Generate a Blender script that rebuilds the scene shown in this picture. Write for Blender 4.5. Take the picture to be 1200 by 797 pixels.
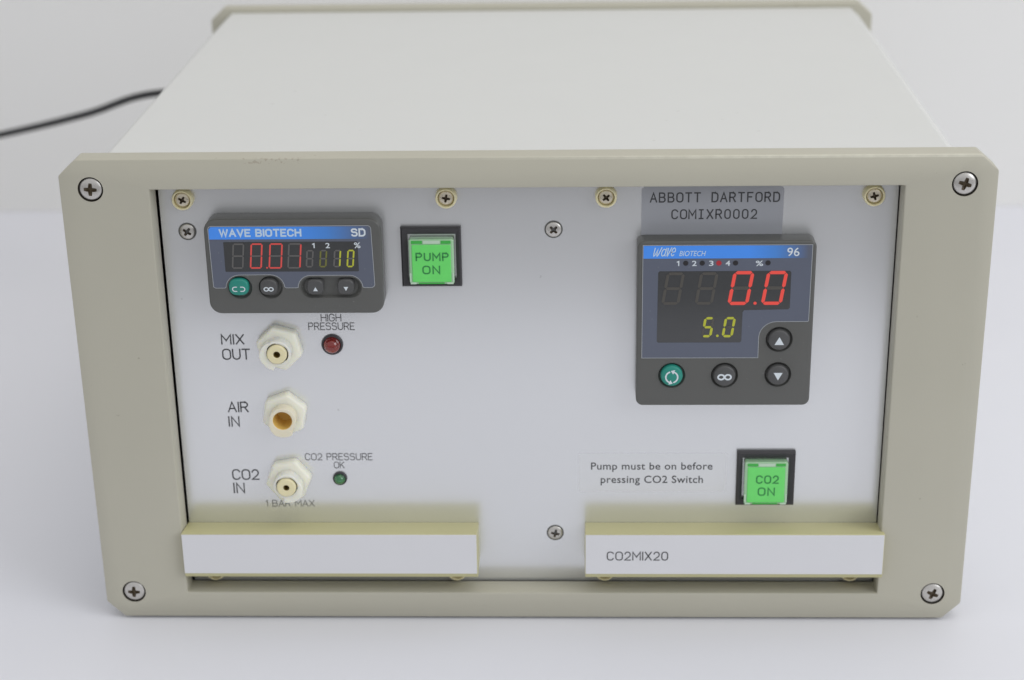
import bpy, bmesh, math, random
from mathutils import Vector
random.seed(7)
SC = bpy.context.scene
for o in list(bpy.data.objects):
    bpy.data.objects.remove(o, do_unlink=True)
COL = SC.collection
R = math.radians

# ------------------------------------------------------------------ camera
cd = bpy.data.cameras.new('camera')
cam = bpy.data.objects.new('camera', cd)
COL.objects.link(cam)
cam.location = (0.02644, -0.90899, 0.54243)
cam.rotation_euler = (R(68.0308), R(0.914), R(1.8016))
cd.sensor_width = 36
cd.lens = 62.58
cd.clip_start = 0.01
cd.clip_end = 50
cd.dof.use_dof = True
cd.dof.focus_distance = 0.965
cd.dof.aperture_fstop = 6.2
SC.camera = cam

# ------------------------------------------------------------------ world: soft room light, paler above than below
w = bpy.data.worlds.new('World')
SC.world = w
w.use_nodes = True
nt = w.node_tree
bg = nt.nodes['Background']
tc = nt.nodes.new('ShaderNodeTexCoord')
sp = nt.nodes.new('ShaderNodeSeparateXYZ')
rp = nt.nodes.new('ShaderNodeValToRGB')
mr = nt.nodes.new('ShaderNodeMapRange')
mr.inputs[1].default_value = -1
mr.inputs[2].default_value = 1
nt.links.new(tc.outputs['Generated'], sp.inputs[0])
nt.links.new(sp.outputs['Z'], mr.inputs[0])
nt.links.new(mr.outputs[0], rp.inputs[0])
rp.color_ramp.elements[0].position = 0.42
rp.color_ramp.elements[0].color = (0.46, 0.46, 0.47, 1)
rp.color_ramp.elements[1].position = 0.60
rp.color_ramp.elements[1].color = (0.96, 0.97, 1.0, 1)
nt.links.new(rp.outputs[0], bg.inputs['Color'])
bg.inputs['Strength'].default_value = 0.56


def area(name, loc, target, size, power, col, sy=None):
    l = bpy.data.lights.new(name, 'AREA')
    l.energy = power
    l.color = col
    l.shape = 'RECTANGLE'
    l.size = size
    l.size_y = sy or size
    o = bpy.data.objects.new(name, l)
    COL.objects.link(o)
    o.location = loc
    o.rotation_euler = (Vector(target) - Vector(loc)).to_track_quat('-Z', 'Y').to_euler()
    return o


area('ceiling_lamp', (0.5, -0.2, 2.4), (0.1, 0.2, 0), 1.8, 11, (1.0, 0.96, 0.88))
area('window_lamp', (2.3, -1.5, 1.5), (0, 0, 0.1), 1.6, 22, (0.92, 0.95, 1.0))

SC.view_settings.view_transform = 'Standard'
SC.view_settings.look = 'None'
SC.view_settings.exposure = 0.20
SC.view_settings.gamma = 1


# ------------------------------------------------------------------ materials
def lin(c):
    return tuple((v / 12.92 if v <= 0.04045 else ((v + 0.055) / 1.055) ** 2.4) for v in c)


def mat(name, col, rough=0.5, metal=0.0, emit=None, es=0.0, mottle=0.0, mscale=40, bump=0.0, bscale=600,
        sss=0.0, spec=0.5, coat=0.0, trans=0.0, rmott=0.0):
    m = bpy.data.materials.new(name)
    m.use_nodes = True
    n = m.node_tree.nodes
    L = m.node_tree.links
    b = n['Principled BSDF']
    b.inputs['Base Color'].default_value = (*col, 1)
    b.inputs['Roughness'].default_value = rough
    b.inputs['Metallic'].default_value = metal
    b.inputs['Specular IOR Level'].default_value = spec
    b.inputs['Coat Weight'].default_value = coat
    b.inputs['Coat Roughness'].default_value = 0.08
    b.inputs['Transmission Weight'].default_value = trans
    if sss:
        b.inputs['Subsurface Weight'].default_value = sss
        b.inputs['Subsurface Radius'].default_value = (0.006, 0.005, 0.003)
        b.inputs['Subsurface Scale'].default_value = 1.0
    if emit:
        b.inputs['Emission Color'].default_value = (*emit, 1)
        b.inputs['Emission Strength'].default_value = es
    t = n.new('ShaderNodeTexCoord')
    if mottle:
        k = n.new('ShaderNodeTexNoise')
        k.inputs['Scale'].default_value = mscale
        k.inputs['Detail'].default_value = 6
        L.new(t.outputs['Object'], k.inputs['Vector'])
        mx = n.new('ShaderNodeMix')
        mx.data_type = 'RGBA'
        mx.inputs[6].default_value = (*[c * (1 - mottle) for c in col], 1)
        mx.inputs[7].default_value = (*[min(1, c * (1 + mottle)) for c in col], 1)
        L.new(k.outputs['Fac'], mx.inputs[0])
        L.new(mx.outputs[2], b.inputs['Base Color'])
        m['base'] = 1
    if rmott:
        k = n.new('ShaderNodeTexNoise')
        k.inputs['Scale'].default_value = mscale * 1.7
        k.inputs['Detail'].default_value = 5
        L.new(t.outputs['Object'], k.inputs['Vector'])
        q = n.new('ShaderNodeMapRange')
        q.inputs[1].default_value = 0.3
        q.inputs[2].default_value = 0.7
        q.inputs[3].default_value = max(0.02, rough - rmott)
        q.inputs[4].default_value = rough + rmott
        L.new(k.outputs['Fac'], q.inputs[0])
        L.new(q.outputs[0], b.inputs['Roughness'])
    if bump:
        k = n.new('ShaderNodeTexNoise')
        k.inputs['Scale'].default_value = bscale
        k.inputs['Detail'].default_value = 3
        L.new(t.outputs['Object'], k.inputs['Vector'])
        q = n.new('ShaderNodeBump')
        q.inputs['Strength'].default_value = bump
        q.inputs['Distance'].default_value = 0.0004
        L.new(k.outputs['Fac'], q.inputs['Height'])
        L.new(q.outputs['Normal'], b.inputs['Normal'])
    return m


def add_specks(m, col, scale=260, lo=0.74, amount=1.0):
    """small scattered dust or dirt specks in a material, over whatever colour it has"""
    n = m.node_tree.nodes
    L = m.node_tree.links
    b = n['Principled BSDF']
    t = n.new('ShaderNodeTexCoord')
    k = n.new('ShaderNodeTexNoise')
    k.inputs['Scale'].default_value = scale
    k.inputs['Detail'].default_value = 2
    L.new(t.outputs['Object'], k.inputs['Vector'])
    q = n.new('ShaderNodeMapRange')
    q.inputs[1].default_value = lo
    q.inputs[2].default_value = lo + 0.04
    q.inputs[4].default_value = amount
    L.new(k.outputs['Fac'], q.inputs[0])
    mx = n.new('ShaderNodeMix')
    mx.data_type = 'RGBA'
    inp = b.inputs['Base Color']
    if inp.is_linked:
        L.new(inp.links[0].from_socket, mx.inputs[6])
    else:
        mx.inputs[6].default_value = inp.default_value
    mx.inputs[7].default_value = (*col, 1)
    L.new(q.outputs[0], mx.inputs[0])
    L.new(mx.outputs[2], inp)


M = {}
M['beige'] = mat('beige_paint', (0.502, 0.483, 0.397), 0.5, mottle=0.035, mscale=14, bump=0.10, bscale=900, spec=0.35, rmott=0.08)
M['case'] = mat('off_white_case_paint', (0.69, 0.695, 0.675), 0.42, mottle=0.015, mscale=9, bump=0.12, bscale=1100, spec=0.4, rmott=0.05)
M['panel'] = mat('satin_panel', (0.80, 0.81, 0.82), 0.24, metal=0.72)
M['charcoal'] = mat('charcoal_plastic', (0.112, 0.113, 0.106), 0.36, mottle=0.04, mscale=60, bump=0.08, bscale=1500)
M['slate'] = mat('slate_faceplate', (0.118, 0.133, 0.178), 0.32, mottle=0.03, mscale=120)
M['plate_line'] = mat('pale_line', (0.42, 0.44, 0.46), 0.5)
M['window'] = mat('display_glass', (0.050, 0.052, 0.054), 0.13, spec=0.75)
M['red_on'] = mat('red_segment_lit', (0.25, 0.02, 0.02), 0.4, emit=(1.0, 0.10, 0.07), es=0.46)
M['red_thin'] = mat('red_segment_lit_thin', (0.25, 0.02, 0.02), 0.4, emit=(1.0, 0.13, 0.11), es=0.34)
M['lime_on'] = mat('lime_segment_lit', (0.2, 0.22, 0.02), 0.4, emit=(0.62, 0.62, 0.05), es=0.32)
M['lime_dim'] = mat('lime_segment_dim', (0.10, 0.10, 0.03), 0.4, emit=(0.5, 0.5, 0.05), es=0.10)
M['seg_off'] = mat('segment_unlit', (0.135, 0.13, 0.125), 0.4)
M['seg_off_soft'] = mat('segment_unlit_faint', (0.088, 0.082, 0.072), 0.3)
M['white_print'] = mat('white_print', (0.72, 0.78, 0.82), 0.5)
M['pale_print'] = mat('pale_blue_print', (0.56, 0.72, 0.88), 0.5)
M['dark_print'] = mat('dark_print', (0.055, 0.056, 0.06), 0.55)
M['grey_print'] = mat('grey_print', (0.13, 0.13, 0.135), 0.55)
M['faded_print'] = mat('faded_print', (0.20, 0.20, 0.19), 0.55)
M['teal'] = mat('teal_button', (0.02, 0.27, 0.21), 0.4)
M['button'] = mat('grey_button', (0.085, 0.085, 0.085), 0.42, mottle=0.05, mscale=300)
M['housing'] = mat('black_housing', (0.040, 0.038, 0.042), 0.42, mottle=0.08, mscale=200)
M['lens_green'] = mat('green_lens', (0.12, 0.56, 0.12), 0.30, emit=(0.14, 0.80, 0.15), es=0.17, coat=0.4, mottle=0.12, mscale=110)
M['lens_dark'] = mat('green_lens_notch', (0.05, 0.36, 0.06), 0.35, emit=(0.05, 0.8, 0.06), es=0.08)
M['clear_rim'] = mat('clear_rim', (0.40, 0.66, 0.40), 0.12, sss=0.3, coat=0.5)
M['white_tab'] = mat('clear_tab', (0.56, 0.72, 0.56), 0.2)
M['lens_print'] = mat('green_print', (0.03, 0.20, 0.06), 0.5, emit=(0.06,0.7,0.1), es=0.04)
M['nylon'] = mat('white_nylon', (0.90, 0.88, 0.75), 0.33, sss=0.6, mottle=0.03, mscale=150)
M['nylon_cream'] = mat('cream_nylon', (0.86, 0.77, 0.48), 0.42, sss=0.25, mottle=0.03, mscale=200)
M['nylon_pale'] = mat('pale_cream_nylon', (0.83, 0.77, 0.60), 0.42, sss=0.25)
M['ochre'] = mat('ochre_bore', (0.80, 0.56, 0.16), 0.35)
M['bore_dark'] = mat('dark_bore', (0.22, 0.15, 0.03), 0.6)
M['groove'] = mat('dark_groove', (0.055, 0.055, 0.045), 0.7)
M['steel'] = mat('screw_steel', (0.62, 0.60, 0.565), 0.34, metal=0.85, mottle=0.06, mscale=500, rmott=0.08)
M['brass_steel'] = mat('tarnished_screw', (0.66, 0.60, 0.48), 0.33, metal=0.8, mottle=0.18, mscale=700, rmott=0.1)
M['recess'] = mat('screw_recess', (0.085, 0.062, 0.035), 0.5, metal=0.3)
M['hole'] = mat('screw_hole_shade', (0.05, 0.042, 0.03), 0.7)  # shade in the gap round each screw head, put into the hole colour
M['holder'] = mat('yellowed_plastic', (0.55, 0.52, 0.285), 0.40, mottle=0.07, mscale=24, rmott=0.06)
M['paper'] = mat('label_paper', (0.74, 0.74, 0.76), 0.6, mottle=0.015, mscale=30)
M['sticker'] = mat('grey_sticker', (0.37, 0.38, 0.41), 0.42)
M['notice'] = mat('notice_sticker', (0.80, 0.81, 0.82), 0.32, metal=0.62)
M['table'] = mat('white_table', (0.785, 0.79, 0.838), 0.55, mottle=0.012, mscale=5, spec=0.3, rmott=0.05)
M['wall'] = mat('pale_wall', (0.84, 0.835, 0.815), 0.7, mottle=0.012, mscale=3)
M['cable'] = mat('black_rubber', (0.02, 0.02, 0.02), 0.5)
M['inside'] = mat('dark_inside', (0.05, 0.05, 0.05), 0.8)
add_specks(M['charcoal'], (0.20, 0.20, 0.19), 330, 0.70, 0.6)
add_specks(M['slate'], (0.26, 0.27, 0.29), 420, 0.71, 0.4)
add_specks(M['beige'], (0.24, 0.21, 0.15), 210, 0.755, 0.6)
add_specks(M['case'], (0.50, 0.49, 0.46), 120, 0.74, 0.4)
add_specks(M['panel'], (0.30, 0.29, 0.27), 190, 0.765, 0.6)


def rust_and_highlight(m):
    """brown paint chips and a painted-in highlight along the top front edge of the frame"""
    n = m.node_tree.nodes
    L = m.node_tree.links
    b = n['Principled BSDF']
    t = n.new('ShaderNodeTexCoord')
    s = n.new('ShaderNodeSeparateXYZ')
    L.new(t.outputs['Object'], s.inputs[0])

    def math_(op, a, bb):
        q = n.new('ShaderNodeMath')
        q.operation = op
        for i, v in enumerate((a, bb)):
            if isinstance(v, (int, float)):
                q.inputs[i].default_value = v
            else:
                L.new(v, q.inputs[i])
        return q.outputs[0]
    band = math_('MULTIPLY', math_('GREATER_THAN', s.outputs['Z'], 0.2772), math_('LESS_THAN', s.outputs['Y'], 0.0022))
    zone = math_('MULTIPLY', math_('GREATER_THAN', s.outputs['X'], -0.150), math_('LESS_THAN', s.outputs['X'], -0.118))
    k = n.new('ShaderNodeTexNoise')
    k.inputs['Scale'].default_value = 520
    k.inputs['Detail'].default_value = 4
    L.new(t.outputs['Object'], k.inputs['Vector'])
    chip = math_('MULTIPLY', math_('MULTIPLY', band, zone), math_('GREATER_THAN', k.outputs['Fac'], 0.57))
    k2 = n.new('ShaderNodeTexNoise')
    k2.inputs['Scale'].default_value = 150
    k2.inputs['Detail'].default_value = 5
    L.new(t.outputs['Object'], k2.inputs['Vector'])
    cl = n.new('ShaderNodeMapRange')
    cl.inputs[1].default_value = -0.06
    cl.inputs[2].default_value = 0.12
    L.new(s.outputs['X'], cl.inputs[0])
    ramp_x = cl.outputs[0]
    # highlight on the top front edge, painted into the colour as a paler tone
    edge_highlight = math_('MULTIPLY', math_('MULTIPLY', math_('GREATER_THAN', s.outputs['Z'], 0.2784), math_('LESS_THAN', s.outputs['Y'], 0.0013)),
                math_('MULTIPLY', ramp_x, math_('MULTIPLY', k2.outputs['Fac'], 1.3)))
    inp = b.inputs['Base Color']
    for msk, col, f in ((edge_highlight, (0.70, 0.68, 0.57), 0.9), (chip, (0.22, 0.14, 0.09), 0.30)):
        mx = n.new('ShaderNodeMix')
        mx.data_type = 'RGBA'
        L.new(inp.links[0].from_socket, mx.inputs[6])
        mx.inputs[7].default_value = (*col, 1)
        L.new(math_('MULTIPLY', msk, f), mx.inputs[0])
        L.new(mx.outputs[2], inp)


rust_and_highlight(M['beige'])


def stripe_material(name, x_full, x_end):
    """printed stripe that runs from bright blue into the slate of the plate (object X, metres)"""
    m = mat(name, (0.1, 0.3, 0.8), 0.3)
    n = m.node_tree.nodes
    L = m.node_tree.links
    t = n.new('ShaderNodeTexCoord')
    s = n.new('ShaderNodeSeparateXYZ')
    L.new(t.outputs['Object'], s.inputs[0])
    q = n.new('ShaderNodeMapRange')
    q.inputs[1].default_value = x_full
    q.inputs[2].default_value = x_end
    L.new(s.outputs['X'], q.inputs[0])
    r = n.new('ShaderNodeValToRGB')
    r.color_ramp.elements[0].color = (0.075, 0.31, 0.95, 1)
    r.color_ramp.elements[1].color = (0.118, 0.133, 0.178, 1)
    e = r.color_ramp.elements.new(0.45)
    e.color = (0.075, 0.26, 0.70, 1)
    L.new(q.outputs[0], r.inputs[0])
    L.new(r.outputs[0], n['Principled BSDF'].inputs['Base Color'])
    return m


# ------------------------------------------------------------------ mesh helpers
class MB:
    def __init__(self):
        self.v = []
        self.f = []
        self.m = []

    def face(self, pts, mi=0):
        i = len(self.v)
        self.v += [tuple(p) for p in pts]
        self.f.append(list(range(i, i + len(pts))))
        self.m.append(mi)

    def prism(self, pts, y0, y1, mi=0, back=True, inset=0.0):
        """pts: (x, z) outline; front cap at y0, back at y1"""
        n = len(pts)
        i = len(self.v)
        self.v += [(x, y0, z) for x, z in pts] + [(x, y1, z) for x, z in pts]
        self.f.append([i + k for k in range(n)])
        self.m.append(mi)
        for k in range(n):
            j = (k + 1) % n
            self.f.append([i + k, i + n + k, i + n + j, i + j])
            self.m.append(mi)
        if back:
            self.f.append([i + n + k for k in range(n)][::-1])
            self.m.append(mi)

    def flat(self, pts, y, mi=0):
        self.face([(x, y, z) for x, z in pts], mi)

    def lathe(self, cx, cz, prof, n=40, mi=0, cap0=True, cap1=False):
        i = len(self.v)
        for r, y in prof:
            for k in range(n):
                a = 2 * math.pi * k / n
                self.v.append((cx + r * math.cos(a), y, cz + r * math.sin(a)))
        for p in range(len(prof) - 1):
            for k in range(n):
                j = (k + 1) % n
                self.f.append([i + p * n + k, i + p * n + j, i + (p + 1) * n + j, i + (p + 1) * n + k])
                self.m.append(mi)
        if cap0:
            self.f.append([i + k for k in range(n)])
            self.m.append(mi)
        if cap1:
            b = i + (len(prof) - 1) * n
            self.f.append([b + k for k in range(n)])
            self.m.append(mi)

    def box(self, x0, x1, y0, y1, z0, z1, mi=0):
        self.prism([(x0, z0), (x1, z0), (x1, z1), (x0, z1)], y0, y1, mi)

    def mesh(self, name, mats, origin=(0, 0, 0), smooth=False, weld=False):
        me = bpy.data.meshes.new(name)
        ox, oy, oz = origin
        me.from_pydata([(x - ox, y - oy, z - oz) for x, y, z in self.v], [], self.f)
        for mm in mats:
            me.materials.append(mm)
        for p, mi in zip(me.polygons, self.m):
            p.material_index = mi
        bm = bmesh.new()
        bm.from_mesh(me)
        if weld:
            bmesh.ops.remove_doubles(bm, verts=bm.verts, dist=1e-6)
        bmesh.ops.recalc_face_normals(bm, faces=bm.faces)
        bm.to_mesh(me)
        bm.free()
        if smooth:
            me.polygons.foreach_set('use_smooth', [True] * len(me.polygons))
        me.update()
        return me

    def build(self, name, mats, parent=None, origin=(0, 0, 0), smooth=False, bevel=0.0, seg=2, label=None, weld=False):
        if not isinstance(mats, (list, tuple)):
            mats = [mats]
        o = bpy.data.objects.new(name, self.mesh(name, mats, origin, smooth, weld))
        COL.objects.link(o)
        place(o, parent, origin)
        if bevel:
            b = o.modifiers.new('bevel', 'BEVEL')
            b.width = bevel
            b.segments = seg
            b.limit_method = 'ANGLE'
            b.angle_limit = R(38)
            b.harden_normals = False
        if smooth or bevel:
            shade(o)
        if label:
            o['label'] = label
        return o


WORLD = {}


def place(o, parent, origin):
    WORLD[o.name] = Vector(origin)
    if parent is not None:
        o.parent = parent
        o.location = Vector(origin) - WORLD[parent.name]
    else:
        o.location = origin


def shade(o, ang=38):
    """smooth faces, sharp edges above the angle"""
    me = o.data
    bm = bmesh.new()
    bm.from_mesh(me)
    for f in bm.faces:
        f.smooth = True
    for e in bm.edges:
        if len(e.link_faces) == 2:
            e.smooth = e.calc_face_angle(0) < R(ang)
        else:
            e.smooth = False
    bm.to_mesh(me)
    bm.free()


def bake(o):
    """apply an object's modifiers to its own mesh"""
    dg = bpy.context.evaluated_depsgraph_get()
    dg.update()
    me = bpy.data.meshes.new_from_object(o.evaluated_get(dg))
    o.modifiers.clear()
    o.data = me


def carve(o, cutter):
    """cut a temporary solid out of an object, then throw the solid away"""
    c = bpy.data.objects.new('cutter', cutter)
    COL.objects.link(c)
    c.matrix_world.translation = WORLD[o.name]
    bpy.context.view_layer.update()
    b = o.modifiers.new('cut', 'BOOLEAN')
    b.operation = 'DIFFERENCE'
    b.solver = 'EXACT'
    b.object = c
    bake(o)
    bpy.data.objects.remove(c, do_unlink=True)
    shade(o)


def rrect(x0, x1, z0, z1, r, n=6):
    p = []
    for cx, cz, a0 in ((x1 - r, z1 - r, 0), (x0 + r, z1 - r, 90), (x0 + r, z0 + r, 180), (x1 - r, z0 + r, 270)):
        for k in range(n + 1):
            a = R(a0 + 90 * k / n)
            p.append((cx + r * math.cos(a), cz + r * math.sin(a)))
    return p


def circ(cx, cz, r, n=32, sx=1.0):
    return [(cx + r * sx * math.cos(2 * math.pi * k / n), cz + r * math.sin(2 * math.pi * k / n)) for k in range(n)]


def octagon(wd, z0, z1, cx, cz, cbx=None, cbz=None, dx=0):
    cbx = cbx or cx
    cbz = cbz or cz
    return [(dx - wd + cbx, z0), (dx + wd - cbx, z0), (dx + wd, z0 + cbz), (dx + wd, z1 - cz), (dx + wd - cx, z1), (dx - wd + cx, z1), (dx - wd, z1 - cz), (dx - wd, z0 + cbz)]


def ribbon(mb, pts, width, y, mi=0, closed=False):
    """flat mitred stroke along (x, z) points"""
    h = width / 2
    n = len(pts)
    if not closed:
        a = Vector(pts[0]) - Vector(pts[1])
        b = Vector(pts[-1]) - Vector(pts[-2])
        pts = [tuple(Vector(pts[0]) + a.normalized() * h * 0.8)] + list(pts[1:-1]) + [tuple(Vector(pts[-1]) + b.normalized() * h * 0.8)]
    Ls = []
    Rs = []
    for k in range(n):
        p = Vector(pts[k])
        if closed:
            d0 = (p - Vector(pts[k - 1])).normalized()
            d1 = (Vector(pts[(k + 1) % n]) - p).normalized()
        else:
            d0 = (p - Vector(pts[k - 1])).normalized() if k else (Vector(pts[1]) - p).normalized()
            d1 = (Vector(pts[k + 1]) - p).normalized() if k < n - 1 else d0
        t = d0 + d1
        t = t.normalized() if t.length > 1e-6 else d0
        nn = Vector((-t.y, t.x))
        c = max(0.45, nn.dot(Vector((-d0.y, d0.x))))
        Ls.append(p + nn * h / c)
        Rs.append(p - nn * h / c)
    rng = n if closed else n - 1
    for k in range(rng):
        j = (k + 1) % n
        mb.flat([Rs[k], Rs[j], Ls[j], Ls[k]], y, mi)


def arc(cx, cy, rx, ry, a0, a1, n=10):
    return [(cx + rx * math.cos(R(a0 + (a1 - a0) * k / n)), cy + ry * math.sin(R(a0 + (a1 - a0) * k / n))) for k in range(n + 1)]


def rr(w_, r=0.3):
    """rounded O outline of a drafting alphabet, unit height"""
    return arc(w_ - r, 1 - r, r, r, 90, 0, 5) + arc(w_ - r, r, r, r, 0, -90, 5) + arc(r, r, r, r, 270, 180, 5) + arc(r, 1 - r, r, r, 180, 90, 5)


G = {
    'A': (.72, [[(0, 0), (.36, 1), (.72, 0)], [(.13, .34), (.59, .34)]]),
    'B': (.66, [[(0, 0), (0, 1)], [(0, 1), (.38, 1)] + arc(.38, .76, .23, .24, 90, -90, 8)[1:] + [(.02, .52)], [(.38, .52)] + arc(.40, .26, .26, .26, 90, -90, 8)[1:] + [(0, 0)]]),
    'C': (.66, [[(.66, .80)] + arc(.36, .70, .30, .30, 20, 90, 5)[1:] + arc(.30, .70, .30, .30, 90, 180, 5) + arc(.30, .30, .30, .30, 180, 270, 5) + arc(.36, .30, .30, .30, 270, 340, 5)]),
    'D': (.66, [[(0, 0), (0, 1), (.32, 1)] + arc(.32, .66, .34, .34, 90, 0, 6) + arc(.32, .34, .34, .34, 0, -90, 6) + [(0, 0)]]),
    'E': (.58, [[(.58, 1), (0, 1), (0, 0), (.58, 0)], [(0, .52), (.48, .52)]]),
    'F': (.58, [[(.58, 1), (0, 1), (0, 0)], [(0, .52), (.46, .52)]]),
    'G': (.68, [[(.66, .80)] + arc(.36, .70, .30, .30, 20, 90, 5)[1:] + arc(.30, .70, .30, .30, 90, 180, 5) + arc(.30, .30, .30, .30, 180, 270, 5) + arc(.38, .30, .30, .30, 270, 360, 5) + [(.68, .48), (.38, .48)]]),
    'H': (.66, [[(0, 0), (0, 1)], [(.66, 0), (.66, 1)], [(0, .52), (.66, .52)]]),
    'I': (.0, [[(0, 0), (0, 1)]]),
    'J': (.4, [[(.4, 1), (.4, .2), (.2, 0), (0, .2)]]),
    'K': (.62, [[(0, 0), (0, 1)], [(.60, 1), (.02, .42)], [(.20, .60), (.62, 0)]]),
    'M': (.80, [[(0, 0), (0, 1), (.40, .36), (.80, 1), (.80, 0)]]),
    'N': (.66, [[(0, 0), (0, 1), (.66, 0), (.66, 1)]]),
    'O': (.70, [rr(.70)[:-1] + [rr(.70)[-1], rr(.70)[0]]]),
    'P': (.62, [[(0, 0), (0, 1), (.36, 1)] + arc(.36, .74, .26, .26, 90, -90, 8) + [(0, .48)]]),
    'R': (.64, [[(0, 0), (0, 1), (.36, 1)] + arc(.36, .74, .26, .26, 90, -90, 8) + [(0, .48)], [(.34, .48), (.64, 0)]]),
    'S': (.64, [[(.60, .84)] + arc(.38, .78, .22, .22, 40, 90, 4) + arc(.24, .77, .24, .23, 90, 270, 8) + arc(.40, .27, .24, .27, 90, -90, 8) + arc(.26, .22, .24, .22, 270, 200, 4)]),
    'T': (.66, [[(0, 1), (.66, 1)], [(.33, 1), (.33, 0)]]),
    'U': (.66, [[(0, 1)] + arc(.33, .33, .33, .33, 180, 360, 10) + [(.66, 1)]]),
    'X': (.66, [[(0, 0), (.66, 1)], [(0, 1), (.66, 0)]]),
    'V': (.70, [[(0, 1), (.35, 0), (.70, 1)]]),
    'W': (.98, [[(0, 1), (.24, 0), (.49, .95), (.74, 0), (.98, 1)]]),
    '3': (.60, [[(.03, .80)] + arc(.29, .75, .26, .25, 150, -90, 9) + [(.22, .5)], [(.29, .5)] + arc(.30, .26, .30, .26, 80, -160, 9)]),
    '4': (.64, [[(.48, 0), (.48, 1), (0, .28), (.64, .28)]]),
    '6': (.60, [arc(.34, .72, .27, .28, 40, 110, 4) + arc(.40, .35, .40, .58, 130, 175, 4) + arc(.30, .31, .30, .31, 180, 530, 14)]),
    '9': (.60, [arc(.26, .28, .27, .28, 220, 290, 4) + arc(.20, .65, .40, .58, -50, -5, 4) + arc(.30, .69, .30, .31, 0, 350, 14)]),
    '0': (.62, [rr(.62, .29) + [rr(.62, .29)[0]]]),
    '1': (.20, [[(.02, .82), (.20, .97), (.20, 0)]]),
    '2': (.60, [[(.02, .76)] + arc(.30, .71, .28, .29, 170, 0, 8) + arc(.30, .66, .28, .3, 0, -45, 3) + [(0, 0), (.60, 0)]]),
}
G_I_SERIF = (.44, [[(0, 1), (.44, 1)], [(.22, 1), (.22, 0)], [(0, 0), (.44, 0)]])


def stroke_text(mb, text, box, width, y, mi=0, gap=.22, space=.5, mono=None):
    x0, x1, z0, z1 = box
    strokes = []
    cx = 0.0
    for ch in text:
        if mono:
            if ch != ' ':
                gw, st = G_I_SERIF if ch == 'I' else G[ch]
                off = cx + (mono - gw) / 2
                strokes += [[(off + px, pz) for px, pz in s] for s in st]
            cx += mono
            continue
        if ch == ' ':
            cx += space
            continue
        gw, st = G[ch]
        strokes += [[(cx + px, pz) for px, pz in s] for s in st]
        cx += gw + gap
    lo = min(p[0] for s in strokes for p in s)
    hi = max(p[0] for s in strokes for p in s)
    h = width / 2
    X0, X1, Z0, Z1 = x0 + h, x1 - h, z0 + h, z1 - h
    for i, s in enumerate(strokes):
        ring = len(s) > 3 and abs(s[0][0] - s[-1][0]) + abs(s[0][1] - s[-1][1]) < 1e-4
        s = s[:-1] if ring else s
        q = [(X0 + (px - lo) / (hi - lo) * (X1 - X0), Z0 + pz * (Z1 - Z0)) for px, pz in s]
        ribbon(mb, q, width, y - 0.000004 * (i % 9), mi, ring)


def font_text(mb, text, box, y, mi=0, bold=0.0, shear=0.0, keep=False, space=1.0):
    """built-in typeface, fitted to a box"""
    cu = bpy.data.curves.new('t', 'FONT')
    cu.body = text
    cu.size = 1
    cu.offset = bold
    cu.shear = shear
    cu.space_character = space
    cu.resolution_u = 4
    o = bpy.data.objects.new('t', cu)
    COL.objects.link(o)
    dg = bpy.context.evaluated_depsgraph_get()
    dg.update()
    me = o.evaluated_get(dg).to_mesh()
    vs = [v.co.copy() for v in me.vertices]
    fs = [list(p.vertices) for p in me.polygons]
    o.evaluated_get(dg).to_mesh_clear()
    bpy.data.objects.remove(o, do_unlink=True)
    bpy.data.curves.remove(cu)
    lx, hx = min(v.x for v in vs), max(v.x for v in vs)
    lz, hz = min(v.y for v in vs), max(v.y for v in vs)
    x0, x1, z0, z1 = box
    i = len(mb.v)
    mb.v += [(x0 + (v.x - lx) / (hx - lx) * (x1 - x0), y, z0 + (v.y - lz) / (hz - lz) * (z1 - z0)) for v in vs]
    for f in fs:
        mb.f.append([i + k for k in f])
        mb.m.append(mi)


SEG = {'0': 'abcdef', '1': 'bc', '5': 'acdfg', '8': 'abcdefg', ' ': '', 'o': 'bcdef'}


def seven(mb, box, ch, t, y, lit=0, off=1, slant=0.12, gap=0.12, show_off=True):
    x0, x1, z0, z1 = box
    sh = slant * (z1 - z0)
    wd = x1 - x0 - sh
    zm = (z0 + z1) / 2
    h = t / 2
    g = t * gap

    def S(px, pz):
        return (x0 + px + slant * (pz - z0), pz)

    def hor(zc):
        a, b = h + g, wd - h - g
        return [S(a, zc), S(a + h, zc - h), S(b - h, zc - h), S(b, zc), S(b - h, zc + h), S(a + h, zc + h)]

    def ver(px, za, zb):
        a, b = za + g, zb - g
        return [S(px, a), S(px + h, a + h), S(px + h, b - h), S(px, b), S(px - h, b - h), S(px - h, a + h)]
    P = {'a': hor(z1 - h), 'g': hor(zm), 'd': hor(z0 + h), 'f': ver(h, zm, z1 - h), 'b': ver(wd - h, zm, z1 - h),
         'e': ver(h, z0 + h, zm), 'c': ver(wd - h, z0 + h, zm)}
    for k, pts in P.items():
        on = k in SEG[ch]
        if on or show_off:
            mb.flat(pts, y, lit if on else off)


# ------------------------------------------------------------------ setting
def structure(o):
    o['kind'] = 'structure'
    return o


mb = MB()
mb.box(-1.6, 1.9, -0.50, 0.845, -0.03, -0.0016)
structure(mb.build('table', M['table'], None, (0, 0, 0), bevel=0.003))
mb = MB()
mb.box(-1.6, 1.9, 0.79, 0.84, -0.0014, 1.6)
structure(mb.build('wall', M['wall'], None, (0, 0, 0)))

# ------------------------------------------------------------------ the instrument
INS = bpy.data.objects.new('instrument', None)
COL.objects.link(INS)
WORLD[INS.name] = Vector((0, 0, 0))
INS['label'] = 'white cased laboratory gas mixer with beige frame, two digital controllers and green buttons'
INS['category'] = 'lab instrument'

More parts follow.
